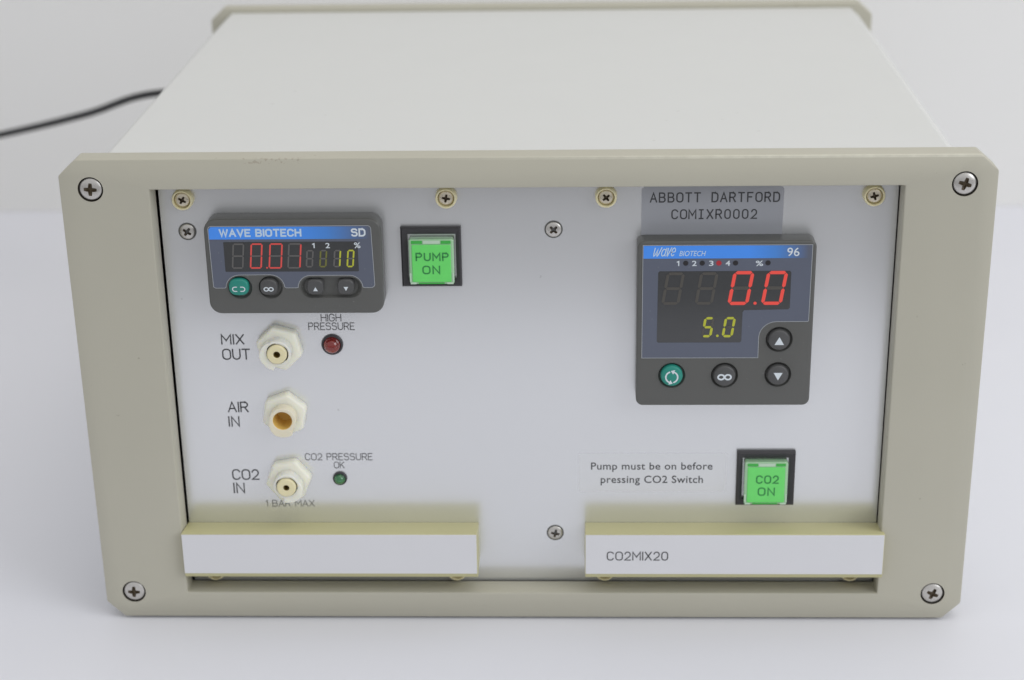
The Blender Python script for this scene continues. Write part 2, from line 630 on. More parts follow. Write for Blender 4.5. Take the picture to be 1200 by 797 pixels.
PY = 0.016          # front panel plane
FY = 0.004          # controller faces
W2, H = 0.25, 0.2798
OX, OZ0, OZ1 = 0.2015, 0.0161, 0.2629


def frame_mesh(y0, y1, wd, opening, dx=0.0):
    m_ = MB()
    out = octagon(wd, 0.0, H, 0.0099, 0.0089, 0.0099, 0.0099, dx)
    if not opening:
        m_.prism(out, y0, y1)
        return m_
    inn = [(-OX, OZ0), (OX, OZ0), (OX, OZ1), (-OX, OZ1)]
    for y in (y0, y1):
        o3 = [(x, y, z) for x, z in out]
        i3 = [(x, y, z) for x, z in inn]
        m_.face([o3[0], o3[1], i3[1], i3[0]])
        m_.face([o3[1], o3[2], i3[1]])
        m_.face([o3[2], o3[3], i3[2], i3[1]])
        m_.face([o3[3], o3[4], i3[2]])
        m_.face([o3[4], o3[5], i3[3], i3[2]])
        m_.face([o3[5], o3[6], i3[3]])
        m_.face([o3[6], o3[7], i3[0], i3[3]])
        m_.face([o3[7], o3[0], i3[0]])
    for loop in (out, inn):
        n = len(loop)
        for k in range(n):
            a, b = loop[k], loop[(k + 1) % n]
            m_.face([(a[0], y0, a[1]), (b[0], y0, b[1]), (b[0], y1, b[1]), (a[0], y1, a[1])])
    return m_


FT = 0.0145
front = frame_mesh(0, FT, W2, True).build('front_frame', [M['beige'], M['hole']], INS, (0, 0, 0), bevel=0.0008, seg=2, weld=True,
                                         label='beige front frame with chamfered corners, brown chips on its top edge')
FS = [(-0.23316, 0.26339), (0.23268, 0.26363), (-0.23319, 0.01651), (0.23339, 0.01613)]
bake(front)
cut = MB()
for x, z in FS:
    cut.lathe(x, z, [(0.0073, -0.004), (0.0069, 0.0), (0.0063, 0.0045)], 40, 1, True, True)
carve(front, cut.mesh('cut', [M['beige'], M['hole']]))

# case: chamfered tube between the two frames
CY0, CY1 = FT + 0.0003, 0.4010
m_ = MB()


def case_loop(inset, dx):
    a, zc, xu, zu, z0 = 0.2349 - inset, 0.2701, 0.2282 - inset * .6, 0.2763 - inset, 0.006 + inset
    return [(-a + .006 + dx, z0), (a - .006 + dx, z0), (a + dx, z0 + .006), (a + dx, zc - inset * .4), (xu + dx, zu), (-xu + dx, zu), (-a + dx, zc - inset * .4), (-a + dx, z0 + .006)]


for inset, flip in ((0, False), (0.002, True)):
    A = case_loop(inset, 0)
    B = case_loop(inset, 0.0013)
    for k in range(8):
        j = (k + 1) % 8
        m_.face([(A[k][0], CY0, A[k][1]), (A[j][0], CY0, A[j][1]), (B[j][0], CY1, B[j][1]), (B[k][0], CY1, B[k][1])])
for y, dx in ((CY0, 0), (CY1, 0.0013)):
    A, B = case_loop(0, dx), case_loop(0.002, dx)
    for k in range(8):
        j = (k + 1) % 8
        m_.face([(A[k][0], y, A[k][1]), (A[j][0], y, A[j][1]), (B[j][0], y, B[j][1]), (B[k][0], y, B[k][1])])
m_.build('case', M['case'], INS, (0, 0, 0), bevel=0.0016, seg=3, weld=True, label='smooth off white case with chamfered upper edges')
for fx in (-.19, .19):
    for fy in (.05, .36):
        m_ = MB()
        fz = [(.009, 0.0058), (.009, .0004), (.008, -.0016)]
        nn = 24
        for rr_, zz in fz:
            m_.v += [(fx + rr_ * math.cos(2 * math.pi * q / nn), fy + rr_ * math.sin(2 * math.pi * q / nn), zz) for q in range(nn)]
        for L_ in range(2):
            for q in range(nn):
                j = (q + 1) % nn
                m_.f.append([L_ * nn + q, L_ * nn + j, (L_ + 1) * nn + j, (L_ + 1) * nn + q])
                m_.m.append(0)
        m_.f += [list(range(nn)), [2 * nn + q for q in range(nn)][::-1]]
        m_.m += [0, 0]
        m_.build('foot', M['cable'], INS, (fx, fy, 0))
frame_mesh(CY1 + 0.0003, CY1 + 0.0133, 0.2445, False, 0.0013).build('rear_frame', M['beige'], INS, (0, 0, 0), bevel=0.0010)

# front panel
m_ = MB()
m_.prism([(-0.2007, 0.0152), (0.20135, 0.0152), (0.20135, 0.264), (-0.2007, 0.264)], PY, PY + 0.002)
PANEL = m_.build('front_panel', M['panel'], INS, (0, PY, 0.14), bevel=0.0002, seg=1, label='pale grey satin metal panel carrying the controls')

TY = PY - 0.00012


def lettering(strokes, material, parent, label):
    m2 = MB()
    for s in strokes:
        stroke_text(m2, s[0], s[1], s[2], s[4] if len(s) > 4 else TY, 0, s[3] if len(s) > 3 else .22)
    b = strokes[0][1]
    return m2.build('lettering', material, parent, ((b[0] + b[1]) / 2, TY, (b[2] + b[3]) / 2), label=label)


k = 1e-3


def mm(*a):
    return tuple(v * k for v in a)


lettering([('MIX', mm(-172.8, -159.6, 166.8, 173.2), .00078, .24), ('OUT', mm(-172.8, -156.8, 157.5, 164.3), .00078)], M['dark_print'], PANEL, 'thin dark lettering MIX OUT')
lettering([('AIR', mm(-172.2, -160.2, 124.9, 131.6), .00078), ('IN', mm(-172.4, -165.9, 115.8, 122.5), .00078, .26)], M['dark_print'], PANEL, 'thin dark lettering AIR IN')
lettering([('CO2', mm(-172.8, -157.0, 81.8, 88.7), .00078), ('IN', mm(-172.7, -166.0, 73.1, 80.0), .00078, .26)], M['dark_print'], PANEL, 'thin dark lettering CO2 IN')
lettering([('HIGH', mm(-115.6, -104.0, 180.6, 185.2), .00050), ('PRESSURE', mm(-122.9, -96.7, 175.4, 180.0), .00050)], M['grey_print'], PANEL, 'small grey lettering HIGH PRESSURE')
lettering([('CO2 PRESSURE', mm(-129.6, -90.3, 94.4, 98.9), .00046), ('OK', mm(-113.1, -106.9, 89.2, 93.5), .00046)], M['grey_print'], PANEL, 'small grey lettering CO2 PRESSURE OK')
lettering([('1 BAR MAX', mm(-154.4, -125.7, 64.4, 68.7), .00046)], M['faded_print'], PANEL, 'faded small lettering 1 BAR MAX partly hidden')


# ------------------------------------------------------------------ screws
def cross_cutter(r, y0, depth, arm):
    m2 = MB()
    n = 4
    pts = []
    for q in range(4):
        a = math.pi / 2 * q
        c, s = math.cos(a), math.sin(a)
        for px, pz in ((arm, -arm), (arm * 1.1, -arm), (r, -arm * .75), (r, arm * .75), (arm * 1.1, arm)):
            pts.append((px * c - pz * s, px * s + pz * c))
    nn = len(pts)
    i = 0
    for sc, y in ((1.0, y0), (1.0, y0 + depth * .45), (0.5, y0 + depth)):
        m2.v += [(x * sc, y, z * sc) for x, z in pts]
    for L_ in range(2):
        for q in range(nn):
            j = (q + 1) % nn
            m2.f.append([L_ * nn + q, L_ * nn + j, (L_ + 1) * nn + j, (L_ + 1) * nn + q])
            m2.m.append(1)
    m2.f.append(list(range(nn)))
    m2.m.append(1)
    m2.f.append([2 * nn + q for q in range(nn)][::-1])
    m2.m.append(1)
    return m2.mesh('cut', [M['steel'], M['recess']])


def screw_mesh(r, dome, metal, reach):
    """screw head, centre of its rim at the origin, facing -y"""
    m2 = MB()
    prof = []
    for q in range(8):
        a = (q + .35) / 8 * math.pi / 2
        prof.append((r * math.sin(a), -dome * math.cos(a)))
    prof += [(r, 0.0), (r, 0.0012), (r * .9, 0.0022)]
    m2.lathe(0, 0, prof, 40, 0, True, True)
    o = bpy.data.objects.new('tmp', m2.mesh('screw', [metal, M['recess']], smooth=True))
    COL.objects.link(o)
    WORLD[o.name] = Vector((0, 0, 0))
    carve(o, cross_cutter(reach, -dome - 0.001, 0.0026, reach * .31))
    me = o.data
    me.name = 'screw'
    bpy.data.objects.remove(o, do_unlink=True)
    return me


big = screw_mesh(0.0063, 0.0019, M['steel'], 0.0037)
small = screw_mesh(0.0043, 0.0011, M['steel'], 0.0026)
tarnished = screw_mesh(0.0042, 0.0011, M['brass_steel'], 0.0023)


def screw(name, me, x, y, z, turn, label, parent=INS):
    o = bpy.data.objects.new(name, me)
    COL.objects.link(o)
    place(o, parent, (x, y, z))
    o.rotation_euler = (0, R(turn), 0)
    o['label'] = label
    return o


for (x, z), t, lb in zip(FS, (4, 18, 2, 24), ('steel cross head screw in the upper corner near the cable', 'steel cross head screw in the upper corner away from the cable',
                                             'steel cross head screw in the lower corner by the blank label strip', 'steel cross head screw in the lower corner by the printed label strip')):
    screw('frame_screw', big, x, 0.0012, z, t, lb)
for x, z, t, lb in ((-0.18634, 0.23417, 35, 'cross head screw beside the wide controller'), (0.01516, 0.2343, 45, 'cross head screw high in the middle of the panel'), (0.01481, 0.04742, 12, 'cross head screw low between the label strips')):
    m2 = MB()
    m2.lathe(x, z, [(0.0050, PY - .0002), (0.0050, PY + .0003)], 36, 0)
    s_ = screw('panel_screw', small, x, PY - 0.0004, z, t, lb)
    m2.build('screw_rim', M['charcoal'], s_, (x, PY - .0004, z))
    s_.children[0].rotation_euler = (0, 0, 0)
TOPS = [(-0.18696, 0.2532, 30, 'tarnished screw in a cream collar above the wide controller'), (-0.04299, 0.2534, 100, 'tarnished screw in a cream collar above the pump button'),
        (0.04373, 0.2533, 50, 'tarnished screw in a cream collar beside the grey sticker'), (0.18777, 0.2533, 75, 'tarnished screw in a cream collar at the panel top corner by the square controller'),
        (-0.1868, 0.0232, 20, 'screw collar peeping out under the outer end of the blank label strip'), (-0.0433, 0.0232, 60, 'screw collar peeping out under the inner end of the blank label strip'),
        (0.0438, 0.0232, 10, 'screw collar peeping out under the inner end of the printed label strip'), (0.1872, 0.0232, 80, 'screw collar peeping out under the outer end of the printed label strip')]
for x, z, t, lb in TOPS:
    m2 = MB()
    m2.lathe(x, z, [(0.0043, PY - .0016), (0.0047, PY - .0046), (0.0053, PY - .0046), (0.0058, PY - .0036), (0.0060, PY + .0004)], 40, 0, False)
    c_ = m2.build('screw_collar', M['nylon_cream'], INS, (x, PY, z), smooth=True, label=lb)
    o = bpy.data.objects.new('screw', tarnished)
    COL.objects.link(o)
    place(o, c_, (x, PY - .0030, z))
    o.rotation_euler = (0, R(t), 0)


# ------------------------------------------------------------------ hose fittings
def ngon(cx, cz, r, n, rot):
    return [(cx + r * math.cos(R(rot) + 2 * math.pi * q / n), cz + r * math.sin(R(rot) + 2 * math.pi * q / n)) for q in range(n)]


def fitting(x, z, rot, lobe, plugged, arcs, rb, label):
    """hexagonal nut, bayonet collar with one wider lobe that ends in a step, and a plug or an open bore"""
    m2 = MB()
    m2.prism(ngon(x, z, 0.0136, 6, rot), PY - .0068, PY + .0004, 0)
    body = m2.build('hose_fitting', [M['nylon'], M['groove'] if plugged else M['ochre']], INS, (x, PY, z), bevel=0.0017, seg=4, label=label)
    bake(body)
    c = MB()
    c.lathe(0, 0, [(0.0060, -.0090), (0.0058, -.0010)], 40, 1, True, True)
    carve(body, c.mesh('cut', [M['nylon'], M['groove'] if plugged else M['ochre']]))
    y0, y1 = PY - .0135, PY - .0067
    n = 72
    out, inn, inn2 = [], [], []
    a0, a1, flip = lobe
    for q in range(n):
        dg_ = 360 * q / n
        a = R(dg_)
        d = (dg_ - a0) % 360
        span = a1 - a0
        ro = 0.0076
        if d <= span:
            u = d / span
            u = 1 - u if flip else u
            ro = 0.0080 + 0.0024 * min(1, u * 2.2)
        ri = 0.0058 if plugged else 0.0054
        for g0, g1 in arcs:
            if (dg_ - g0) % 360 <= g1 - g0:
                ri = 0.0062
        out.append((x + ro * math.cos(a), z + ro * math.sin(a)))
        inn.append((x + ri * math.cos(a), z + ri * math.sin(a)))
        inn2.append((x + ri * math.cos(a) * (.97 if plugged else .86), z + ri * math.sin(a) * (.97 if plugged else .86)))
    col = MB()
    yb = PY - .0014
    for q in range(n):
        j = (q + 1) % n
        col.face([(out[q][0], y0, out[q][1]), (out[j][0], y0, out[j][1]), (inn[j][0], y0, inn[j][1]), (inn[q][0], y0, inn[q][1])])
        col.face([(out[q][0], y0, out[q][1]), (out[j][0], y0, out[j][1]), (out[j][0], y1, out[j][1]), (out[q][0], y1, out[q][1])])
        col.face([(inn[q][0], y0, inn[q][1]), (inn[j][0], y0, inn[j][1]), (inn2[j][0], yb, inn2[j][1]), (inn2[q][0], yb, inn2[q][1])], 1)
    col.face([(p[0], yb, p[1]) for p in inn2], 1)
    col.build('collar', [M['nylon'] if plugged else M['nylon_pale'], M['groove'] if plugged else M['ochre']], body, (x, y0, z), bevel=0.0004, seg=2, weld=True)
    if plugged:
        pl = MB()
        yf = y0 - .0014
        pl.lathe(x, z, [(rb, yf + .0005), (rb + .0004, yf), (0.0050, yf), (0.0055, yf + .0005), (0.00565, yf + .0016), (0.00565, PY - .003)], 44, 0, False)
        pl.lathe(x, z, [(rb, yf + .0005), (rb * .92, yf + .0050), (0.0001, yf + .0050)], 28, 1, False)
        pl.build('plug', [M['nylon_cream'], M['bore_dark']], body, (x, yf, z), smooth=True)
    return body


fitting(-0.1392, 0.1664, 44, (130, 256, False), True, ((95, 150), (-35, 42)), .0019, 'white hexagonal bayonet hose fitting with cream centre beside MIX OUT')
fitting(-0.1388, 0.1255, 20, (190, 304, False), False, (), 0, 'white hexagonal bayonet hose fitting with open ochre bore beside AIR IN')
fitting(-0.1391, 0.0838, 9, (259, 375, True), True, ((-12, 72), (130, 160)), .0017, 'white hexagonal bayonet hose fitting with cream centre beside CO2 IN')


# ------------------------------------------------------------------ indicator lamps
def lamp(x, z, r, col, label):
    m2 = MB()
    m2.lathe(x, z, [(r * .74, PY - .0006), (r * .80, PY - .0016), (r * .95, PY - .0014), (r, PY - .0004), (r, PY + .0005)], 40, 0, False)
    b = m2.build('indicator_lamp', M['housing'], INS, (x, PY, z), smooth=True, label=label)
    m2 = MB()
    rl = r * .76
    prof = [(rl * math.sin(a * math.pi / 20), PY - .0012 - rl * .95 * math.cos(a * math.pi / 20)) for a in range(1, 11)] + [(rl, PY)]
    m2.lathe(x, z, prof, 32, 0, True)
    mt = mat('lamp_lens', col, 0.04, coat=0.8, trans=0.7)
    m2.build('lens', mt, b, (x, PY, z), smooth=True)
    m2 = MB()
    m2.lathe(x, z, [(0.0002, PY - .0012), (rl * .42, PY - .001), (rl * .46, PY - .0002)], 20, 0, True)
    m2.build('reflector', M['steel'], b, (x, PY, z), smooth=True)


lamp(-0.1099, 0.16685, 0.0062, (0.42, 0.03, 0.022), 'dark red unlit indicator lamp below HIGH PRESSURE')
lamp(-0.1099, 0.08298, 0.0042, (0.07, 0.36, 0.13), 'small green indicator lamp below CO2 PRESSURE OK')


# ------------------------------------------------------------------ illuminated push buttons
def push_button(hx, cp, drop, lines, label):
    hx0, hx1, hz0, hz1 = hx
    c0, c1, d0, d1 = cp
    yh, yc = PY - .003, PY - .0060
    d0, d1 = d0 - drop, d1 - drop - .0010
    m2 = MB()
    o2 = rrect(hx0, hx1, hz0, hz1, .0006, 2)
    # sloping surround with a square well
    o1 = [(hx0, hz0), (hx1, hz0), (hx1, hz1), (hx0, hz1)]
    t1 = [(hx0 + .0009, hz0 + .0009), (hx1 - .0009, hz0 + .0009), (hx1 - .0009, hz1 - .0009), (hx0 + .0009, hz1 - .0009)]
    wx = .0010
    cxm, czm = (c0 + c1) / 2, (hz0 + hz1) / 2
    hw = (c1 - c0) / 2 + wx
    w1 = [(cxm - hw, czm - hw), (cxm + hw, czm - hw), (cxm + hw, czm + hw), (cxm - hw, czm + hw)]
    rings = [(o1, PY + .0004), (o1, yh + .0008), (t1, yh), (w1, yh + .0006), (w1, PY + .001)]
    for (A, ya), (B, yb) in zip(rings, rings[1:]):
        for q in range(4):
            j = (q + 1) % 4
            m2.face([(A[q][0], ya, A[q][1]), (A[j][0], ya, A[j][1]), (B[j][0], yb, B[j][1]), (B[q][0], yb, B[q][1])])
    m2.face([(p[0], PY + .001, p[1]) for p in w1])
    h_ = m2.build('push_button', M['housing'], INS, ((hx0 + hx1) / 2, PY, (hz0 + hz1) / 2), weld=True, label=label)
    cz = (d0 + d1) / 2
    cxx = (c0 + c1) / 2
    m2 = MB()
    m2.prism(rrect(c0, c1, d0, d1, .0012, 4), yc, PY - .0005, 0)
    cap = m2.build('cap', M['clear_rim'], h_, (cxx, yc, cz), bevel=0.0007, seg=3, label='clear moulded rim of the button cap')
    m2 = MB()
    e = .0016
    m2.prism(rrect(c0 + e, c1 - e, d0 + .0014, d1 - .0030, .0007, 3), yc - .0005, yc + .001, 0)
    m2.build('lens', M['lens_green'], h_, (cxx, yc, cz), bevel=0.0004, seg=2, label='bright green lit lens')
    wd = c1 - c0
    m2 = MB()
    for a, b, mi in ((.06, .30, 0), (.72, .94, 0), (.32, .70, 1)):
        m2.prism([(c0 + wd * a, d1 - .0024), (c0 + wd * b, d1 - .0024), (c0 + wd * b, d1 - .0007), (c0 + wd * a, d1 - .0007)], yc - .0003, yc + .001, mi)
    for a, b in ((.20, .78),):
        m2.prism([(c0 + wd * a, d0 + .0003), (c0 + wd * b, d0 + .0003), (c0 + wd * b, d0 + .0010), (c0 + wd * a, d0 + .0010)], yc - .0003, yc + .001, 0)
    for a, b in ((.02, .15), (.84, .98)):
        m2.prism([(c0 + wd * a, d0 + .0002), (c0 + wd * b, d0 + .0002), (c0 + wd * b, d0 + .0013), (c0 + wd * a, d0 + .0013)], yc - .0004, yc + .001, 1)
    for a in (.0, .955):
        m2.prism([(c0 + wd * a + .0001, d0 + .0016), (c0 + wd * (a + .045) - .0001, d0 + .0016), (c0 + wd * (a + .045) - .0001, d0 + .0066), (c0 + wd * a + .0001, d0 + .0066)], yc - .0002, yc + .001, 1)
    m2.build('rim_catch', [M['lens_dark'], M['white_tab']], h_, (cxx, yc, cz))
    m2 = MB()
    for tx, bx in lines:
        stroke_text(m2, tx, (bx[0], bx[1], bx[2] - drop, bx[3] - drop), .00075, yc - .0007, 0, .34)
    m2.build('lettering', M['lens_print'], h_, (cxx, yc, cz))
    return h_


push_button(mm(-68.7, -35.6, 202.2, 236.7), mm(-64.1, -39.5, 206.0, 233.0), .00125, [('PUMP', mm(-60.4, -42.2, 219.7, 224.6)), ('ON', mm(-56.9, -47.1, 212.1, 217.1))],
            'square green lit push button marked PUMP ON in a black surround')
push_button(mm(119.2, 152.5, 66.7, 100.7), mm(123.5, 148.1, 70.4, 98.2), .00150, [('CO2', mm(130.0, 143.0, 84.0, 89.3)), ('ON', mm(131.2, 141.0, 76.3, 81.6))],
            'square green lit push button marked CO2 ON in a black surround')


# ------------------------------------------------------------------ controllers
def bezel(x0, x1, z0, z1, r, pockets, label):
    m2 = MB()
    m2.prism(rrect(x0, x1, z0, z1, r, 8), FY, PY + .0004, 0)
    b = m2.build('panel_meter', [M['charcoal'], M['charcoal']], INS, ((x0 + x1) / 2, PY, (z0 + z1) / 2), bevel=.0011, seg=3, label=label)
    bake(b)
    if pockets:
        c = MB()
        o = WORLD[b.name]
        for pts in pockets:
            n = len(pts)
            mx = sum(p[0] for p in pts) / n
            mz = sum(p[1] for p in pts) / n
            # tapered pocket
            i = len(c.v)
            for e, y in ((1.10, FY - .0010), (1.0, FY + .0006), (.90, FY + .0022)):
                c.v += [(mx + (p[0] - mx) * e - o.x, y - o.y, mz + (p[1] - mz) * e - o.z) for p in pts]
            for L_ in range(2):
                for q in range(n):
                    j = (q + 1) % n
                    c.f.append([i + L_ * n + q, i + L_ * n + j, i + (L_ + 1) * n + j, i + (L_ + 1) * n + q])
                    c.m.append(1)
            c.f.append([i + q for q in range(n)])
            c.f.append([i + 2 * n + q for q in range(n)][::-1])
            c.m += [1, 1]
        carve(b, c.mesh('cut', [M['charcoal'], M['charcoal']]))
    return b


def button(parent, pts, y0, material, symbol, label):
    """domed key with its printed symbol"""
    n = len(pts)
    mx = sum(p[0] for p in pts) / n
    mz = sum(p[1] for p in pts) / n
    m2 = MB()
    steps = [(1.0, FY + .0022), (1.0, y0 + .0010), (.96, y0 + .0004), (.86, y0)]
    for s, y in steps:
        m2.v += [(mx + (p[0] - mx) * s, y, mz + (p[1] - mz) * s) for p in pts]
    for L_ in range(len(steps) - 1):
        for q in range(n):
            j = (q + 1) % n
            m2.f.append([L_ * n + q, L_ * n + j, (L_ + 1) * n + j, (L_ + 1) * n + q])
            m2.m.append(0)
    m2.f.append([(len(steps) - 1) * n + q for q in range(n)])
    m2.m.append(0)
    symbol(m2, mx, mz, y0 - .00010)
    return m2.build('button', [material, M['white_print']], parent, (mx, FY, mz), smooth=True, label=label)


def tri(up, s, dx=0, dz=0):
    def f(m2, x, z, y):
        x += dx
        z += dz
        q = 1 if up else -1
        m2.flat([(x - s, z - q * s * .85), (x + s, z - q * s * .85), (x, z + q * s * .95)], y, 1)
    return f


def infinity(s, wd, dz=0):
    def f(m2, x, z, y):
        z += dz
        for sg in (-1, 1):
            ribbon(m2, [(x + sg * s * .55 + s * .50 * math.cos(a * math.pi / 8), z + s * .42 * math.sin(a * math.pi / 8)) for a in range(16)], wd, y - .00001 * (sg + 1), 1, True)
    return f


def cycle(s, wd, dz=0, dx=0, heads=True):
    def f(m2, x, z, y):
        z += dz
        x += dx
        for a0 in (-68, 112):
            pts = [(x + s * math.cos(R(a0 + 135 * q / 10)), z + s * math.sin(R(a0 + 135 * q / 10))) for q in range(11)]
            ribbon(m2, pts, wd, y, 1)
            if heads:
                a = R(a0 + 135)
                p = Vector((x + s * math.cos(a), z + s * math.sin(a)))
                t = Vector((-math.sin(a), math.cos(a)))
                nn = Vector((math.cos(a), math.sin(a)))
                m2.flat([p + nn * wd * 1.7, p + t * wd * 2.4, p - nn * wd * 1.7], y - .00001, 1)
    return f


def halfloops(s, wd, dz=0):
    def f(m2, x, z, y):
        z += dz
        for sg in (-1, 1):
            c = x + sg * s * .62
            pts = [(c + sg * (-s * .30), z + s * .36)] + [(c + sg * s * .38 * math.sin(R(a)), z + s * .36 * math.cos(R(a))) for a in range(0, 181, 20)] + [(c + sg * (-s * .30), z - s * .36)]
            ribbon(m2, pts, wd, y, 1)
    return f


def faceplate(parent, pts, line=True):
    m2 = MB()
    m2.prism(pts, FY - .00022, FY + .0003, 0)
    if line:
        ribbon(m2, pts, .00030, FY - .00026, 1, True)
    c = WORLD[parent.name]
    return m2.build('faceplate', [M['slate'], M['plate_line']], parent, (c.x, FY, c.z))


def simple(parent, name, fn, mats, label=None):
    m2 = MB()
    fn(m2)
    c = WORLD[parent.name]
    return m2.build(name, mats, parent, (c.x, FY, c.z), label=label)


# --- wide controller
def oval(cx, cz, rx, rz, n=36, p=2.6):
    out = []
    for q in range(n):
        a = 2 * math.pi * q / n
        c, s = math.cos(a), math.sin(a)
        out.append((cx + rx * math.copysign(abs(c) ** (2 / p), c), cz + rz * math.copysign(abs(s) ** (2 / p), s)))
    return out


SDB = bezel(-.1749, -.0782, .1900, .2447, .0068,
            [circ(-.1571, .2055, .0064, 36), circ(-.1403, .2056, .0064, 36), rrect(-.1236, -.0908, .1995, .2110, .0056, 8)],
            'wide charcoal controller with red and yellow digits, WAVE BIOTECH SD stripe')
fx0, fx1, fz0, fz1 = -.1724, -.0828, .2053, .2410
ptsf = [(fx0 + .0016, fz1), (fx0 + .0005, fz1 - .0005), (fx0, fz1 - .0016), (fx0 + .0006, fz0 + .0008), (fx0 + .0016, fz0), (-.16560, fz0)]
ptsf += arc(-.1571, .2055, .0078, .0074, 178, 90, 6)
ptsf += arc(-.1403, .2056, .0078, .0074, 90, 2, 6)
ptsf += [(-.1316, fz0), (-.1262, fz0)]
ptsf += arc(-.1179, .2053, .0072, .0072, 178, 90, 6)
ptsf += arc(-.0966, .2053, .0072, .0072, 90, 2, 6)
ptsf += [(-.0882, fz0), (fx1 - .0016, fz0), (fx1 - .0005, fz0 + .0006), (fx1, fz0 + .0016), (fx1 - .0008, fz1 - .0016), (fx1 - .0013, fz1 - .0005), (fx1 - .0024, fz1)]
faceplate(SDB, ptsf[::-1])
sd_stripe = stripe_material('blue_stripe_wide', 0.000, 0.042)
simple(SDB, 'colour_stripe', lambda m: m.flat([(fx0 + .0004, .2335), (fx1 - .0008, .2335), (fx1 - .0010, fz1 - .0020), (fx1 - .0024, fz1 - .0004), (fx0 + .0016, fz1 - .0004), (fx0 + .0004, fz1 - .0018)], FY - .00030), sd_stripe)


def sd_text(m):
    stroke_text(m, 'WAVE BIOTECH', mm(-166.5, -121.4, 234.9, 239.5), .00098, FY - .00038, 0, gap=.30, space=.52)
    stroke_text(m, 'SD', mm(-94.5, -86.5, 234.8, 239.5), .00092, FY - .00038, 1, gap=.30)
    for t, b in (('1', (-116.0, -114.6, 228.3, 231.3)), ('2', (-108.7, -106.3, 228.3, 231.3)), ('%', (-93.1, -89.6, 228.2, 231.5))):
        (font_text(m, t, mm(*b), FY - .00050, 1, bold=.016) if t != '1' else stroke_text(m, t, mm(*b), .00062, FY - .00050, 1))


simple(SDB, 'lettering', sd_text, [M['pale_print'], M['white_print']])
simple(SDB, 'display_window', lambda m: m.flat(rrect(-.1645, -.0912, .2148, .2320, .0004, 2)[::-1], FY - .00030), M['window'])
simple(SDB, 'indicator_dot', lambda m: [m.flat(circ(px, .2302, .0008, 16), FY - .00042) for px in (-.1187, -.1118, -.0960)], M['window'])
dy = FY - .00040
for bx, ch in (((-160.9, -153.0, 216.6, 231.2), ' '), ((-151.0, -142.9, 216.6, 231.2), '0'), ((-140.7, -131.9, 216.6, 231.2), '0'), ((-130.4, -121.6, 216.6, 231.2), '1')):
    simple(SDB, 'digit', lambda m: seven(m, mm(*bx), ch, .00085, dy, 0, 1, .10), [M['red_thin'], M['seg_off']])
simple(SDB, 'decimal_point', lambda m: m.flat(circ(-.1415, .2171, .0005, 14), dy - .00001), M['red_thin'])
for bx, ch, mt in (((-120.3, -115.2, 217.2, 227.3), ' ', 'lime_on'), ((-112.9, -107.8, 217.2, 227.3), 'o', 'lime_dim'), ((-105.2, -100.2, 217.2, 227.3), '1', 'lime_on'), ((-97.9, -92.9, 217.2, 227.3), '0', 'lime_on')):
    simple(SDB, 'digit', lambda m: seven(m, mm(*bx), ch, .00088, dy, 0, 1, .10), [M[mt], M['seg_off']])
button(SDB, oval(-.1577, .2061, .0055, .0048), FY - .0018, M['teal'], halfloops(.0034, .00055, -.0009), 'teal key with a broken loop symbol')
button(SDB, oval(-.1412, .2060, .0049, .0046), FY - .0018, M['button'], infinity(.0024, .00060, -.0009), 'grey key with an infinity symbol')
button(SDB, oval(-.1156, .2060, .0046, .0044, 36, 3.2), FY - .0018, M['button'], tri(True, .0013, .0002, -.0010), 'grey key with an up arrow')
button(SDB, oval(-.0988, .2060, .0046, .0044, 36, 3.2), FY - .0018, M['button'], tri(False, .0013, .0002, -.0008), 'grey key with a down arrow')

# --- square controller
QB = bezel(.0606, .1572, .1340, .2311, .0040,
           [circ(.0804, .1524, .0073, 36), circ(.1096, .1524, .0073, 36), circ(.1390, .1738, .0072, 36), circ(.1391, .1528, .0072, 36)],
           'square charcoal controller with large red 0.0 above yellow 5.0, wave BIOTECH 96 stripe')
qx0, qx1, qz0, qz1 = .0636, .1549, .1630, .2289
ptsq = [(qx0, qz0), (.1277, qz0), (.1277, .1750)] + arc(.1372, .1750, .0095, .0094, 178, 92, 7) + [(qx1 - .0008, .1844), (qx1 - .0003, .1850), (qx1, qz1), (qx0, qz1)]
faceplate(QB, ptsq)
q_stripe = stripe_material('blue_stripe_square', .012, .044)
simple(QB, 'colour_stripe', lambda m: m.flat([(qx0 + .0003, .2213), (qx1 - .0004, .2213), (qx1 - .0003, qz1 - .0003), (qx0 + .0003, qz1 - .0003)], FY - .00030), q_stripe)


def q_text(m):
    # hand-drawn slanting script
    x0, z0, sx, h = .0690, .2227, .0039, .0049

    def S(pts):
        return [(x0 + px * sx + (pz * h) * .26, z0 + pz * h) for px, pz in pts]
    g = [[(0, .95), (.03, .25), (.12, .02), (.24, .12), (.44, .85), (.47, .2), (.56, .02), (.68, .14), (.90, 1.0)],
         arc(1.33, .42, .25, .40, 50, 330, 12), [(1.62, .92), (1.56, .10), (1.70, .04)],
         [(1.84, .92), (1.90, .10), (1.98, .02), (2.28, .98)], [(2.42, .44), (2.86, .52)] + arc(2.66, .50, .24, .46, 10, 315, 12)]
    for q, s in enumerate(g):
        ribbon(m, S(s), .00056, FY - .00038 - q * .000004, 0)
    font_text(m, 'BIOTECH', mm(83.2, 97.6, 222.7, 225.7), FY - .00038, 0, bold=.006, shear=.25)
    font_text(m, '96', mm(141.3, 147.9, 222.4, 227.3), FY - .00038, 1, bold=.006)
    for t, b in (('1', (81.9, 83.3, 217.0, 220.0)), ('2', (90.2, 92.7, 217, 220)), ('3', (99.4, 101.8, 217, 220)), ('4', (108.3, 110.8, 217, 220)), ('%', (124.6, 128.6, 216.8, 219.9))):
        (font_text(m, t, mm(*b), FY - .00032, 1, bold=.014) if t != '1' else stroke_text(m, t, mm(*b), .00060, FY - .00032, 1))


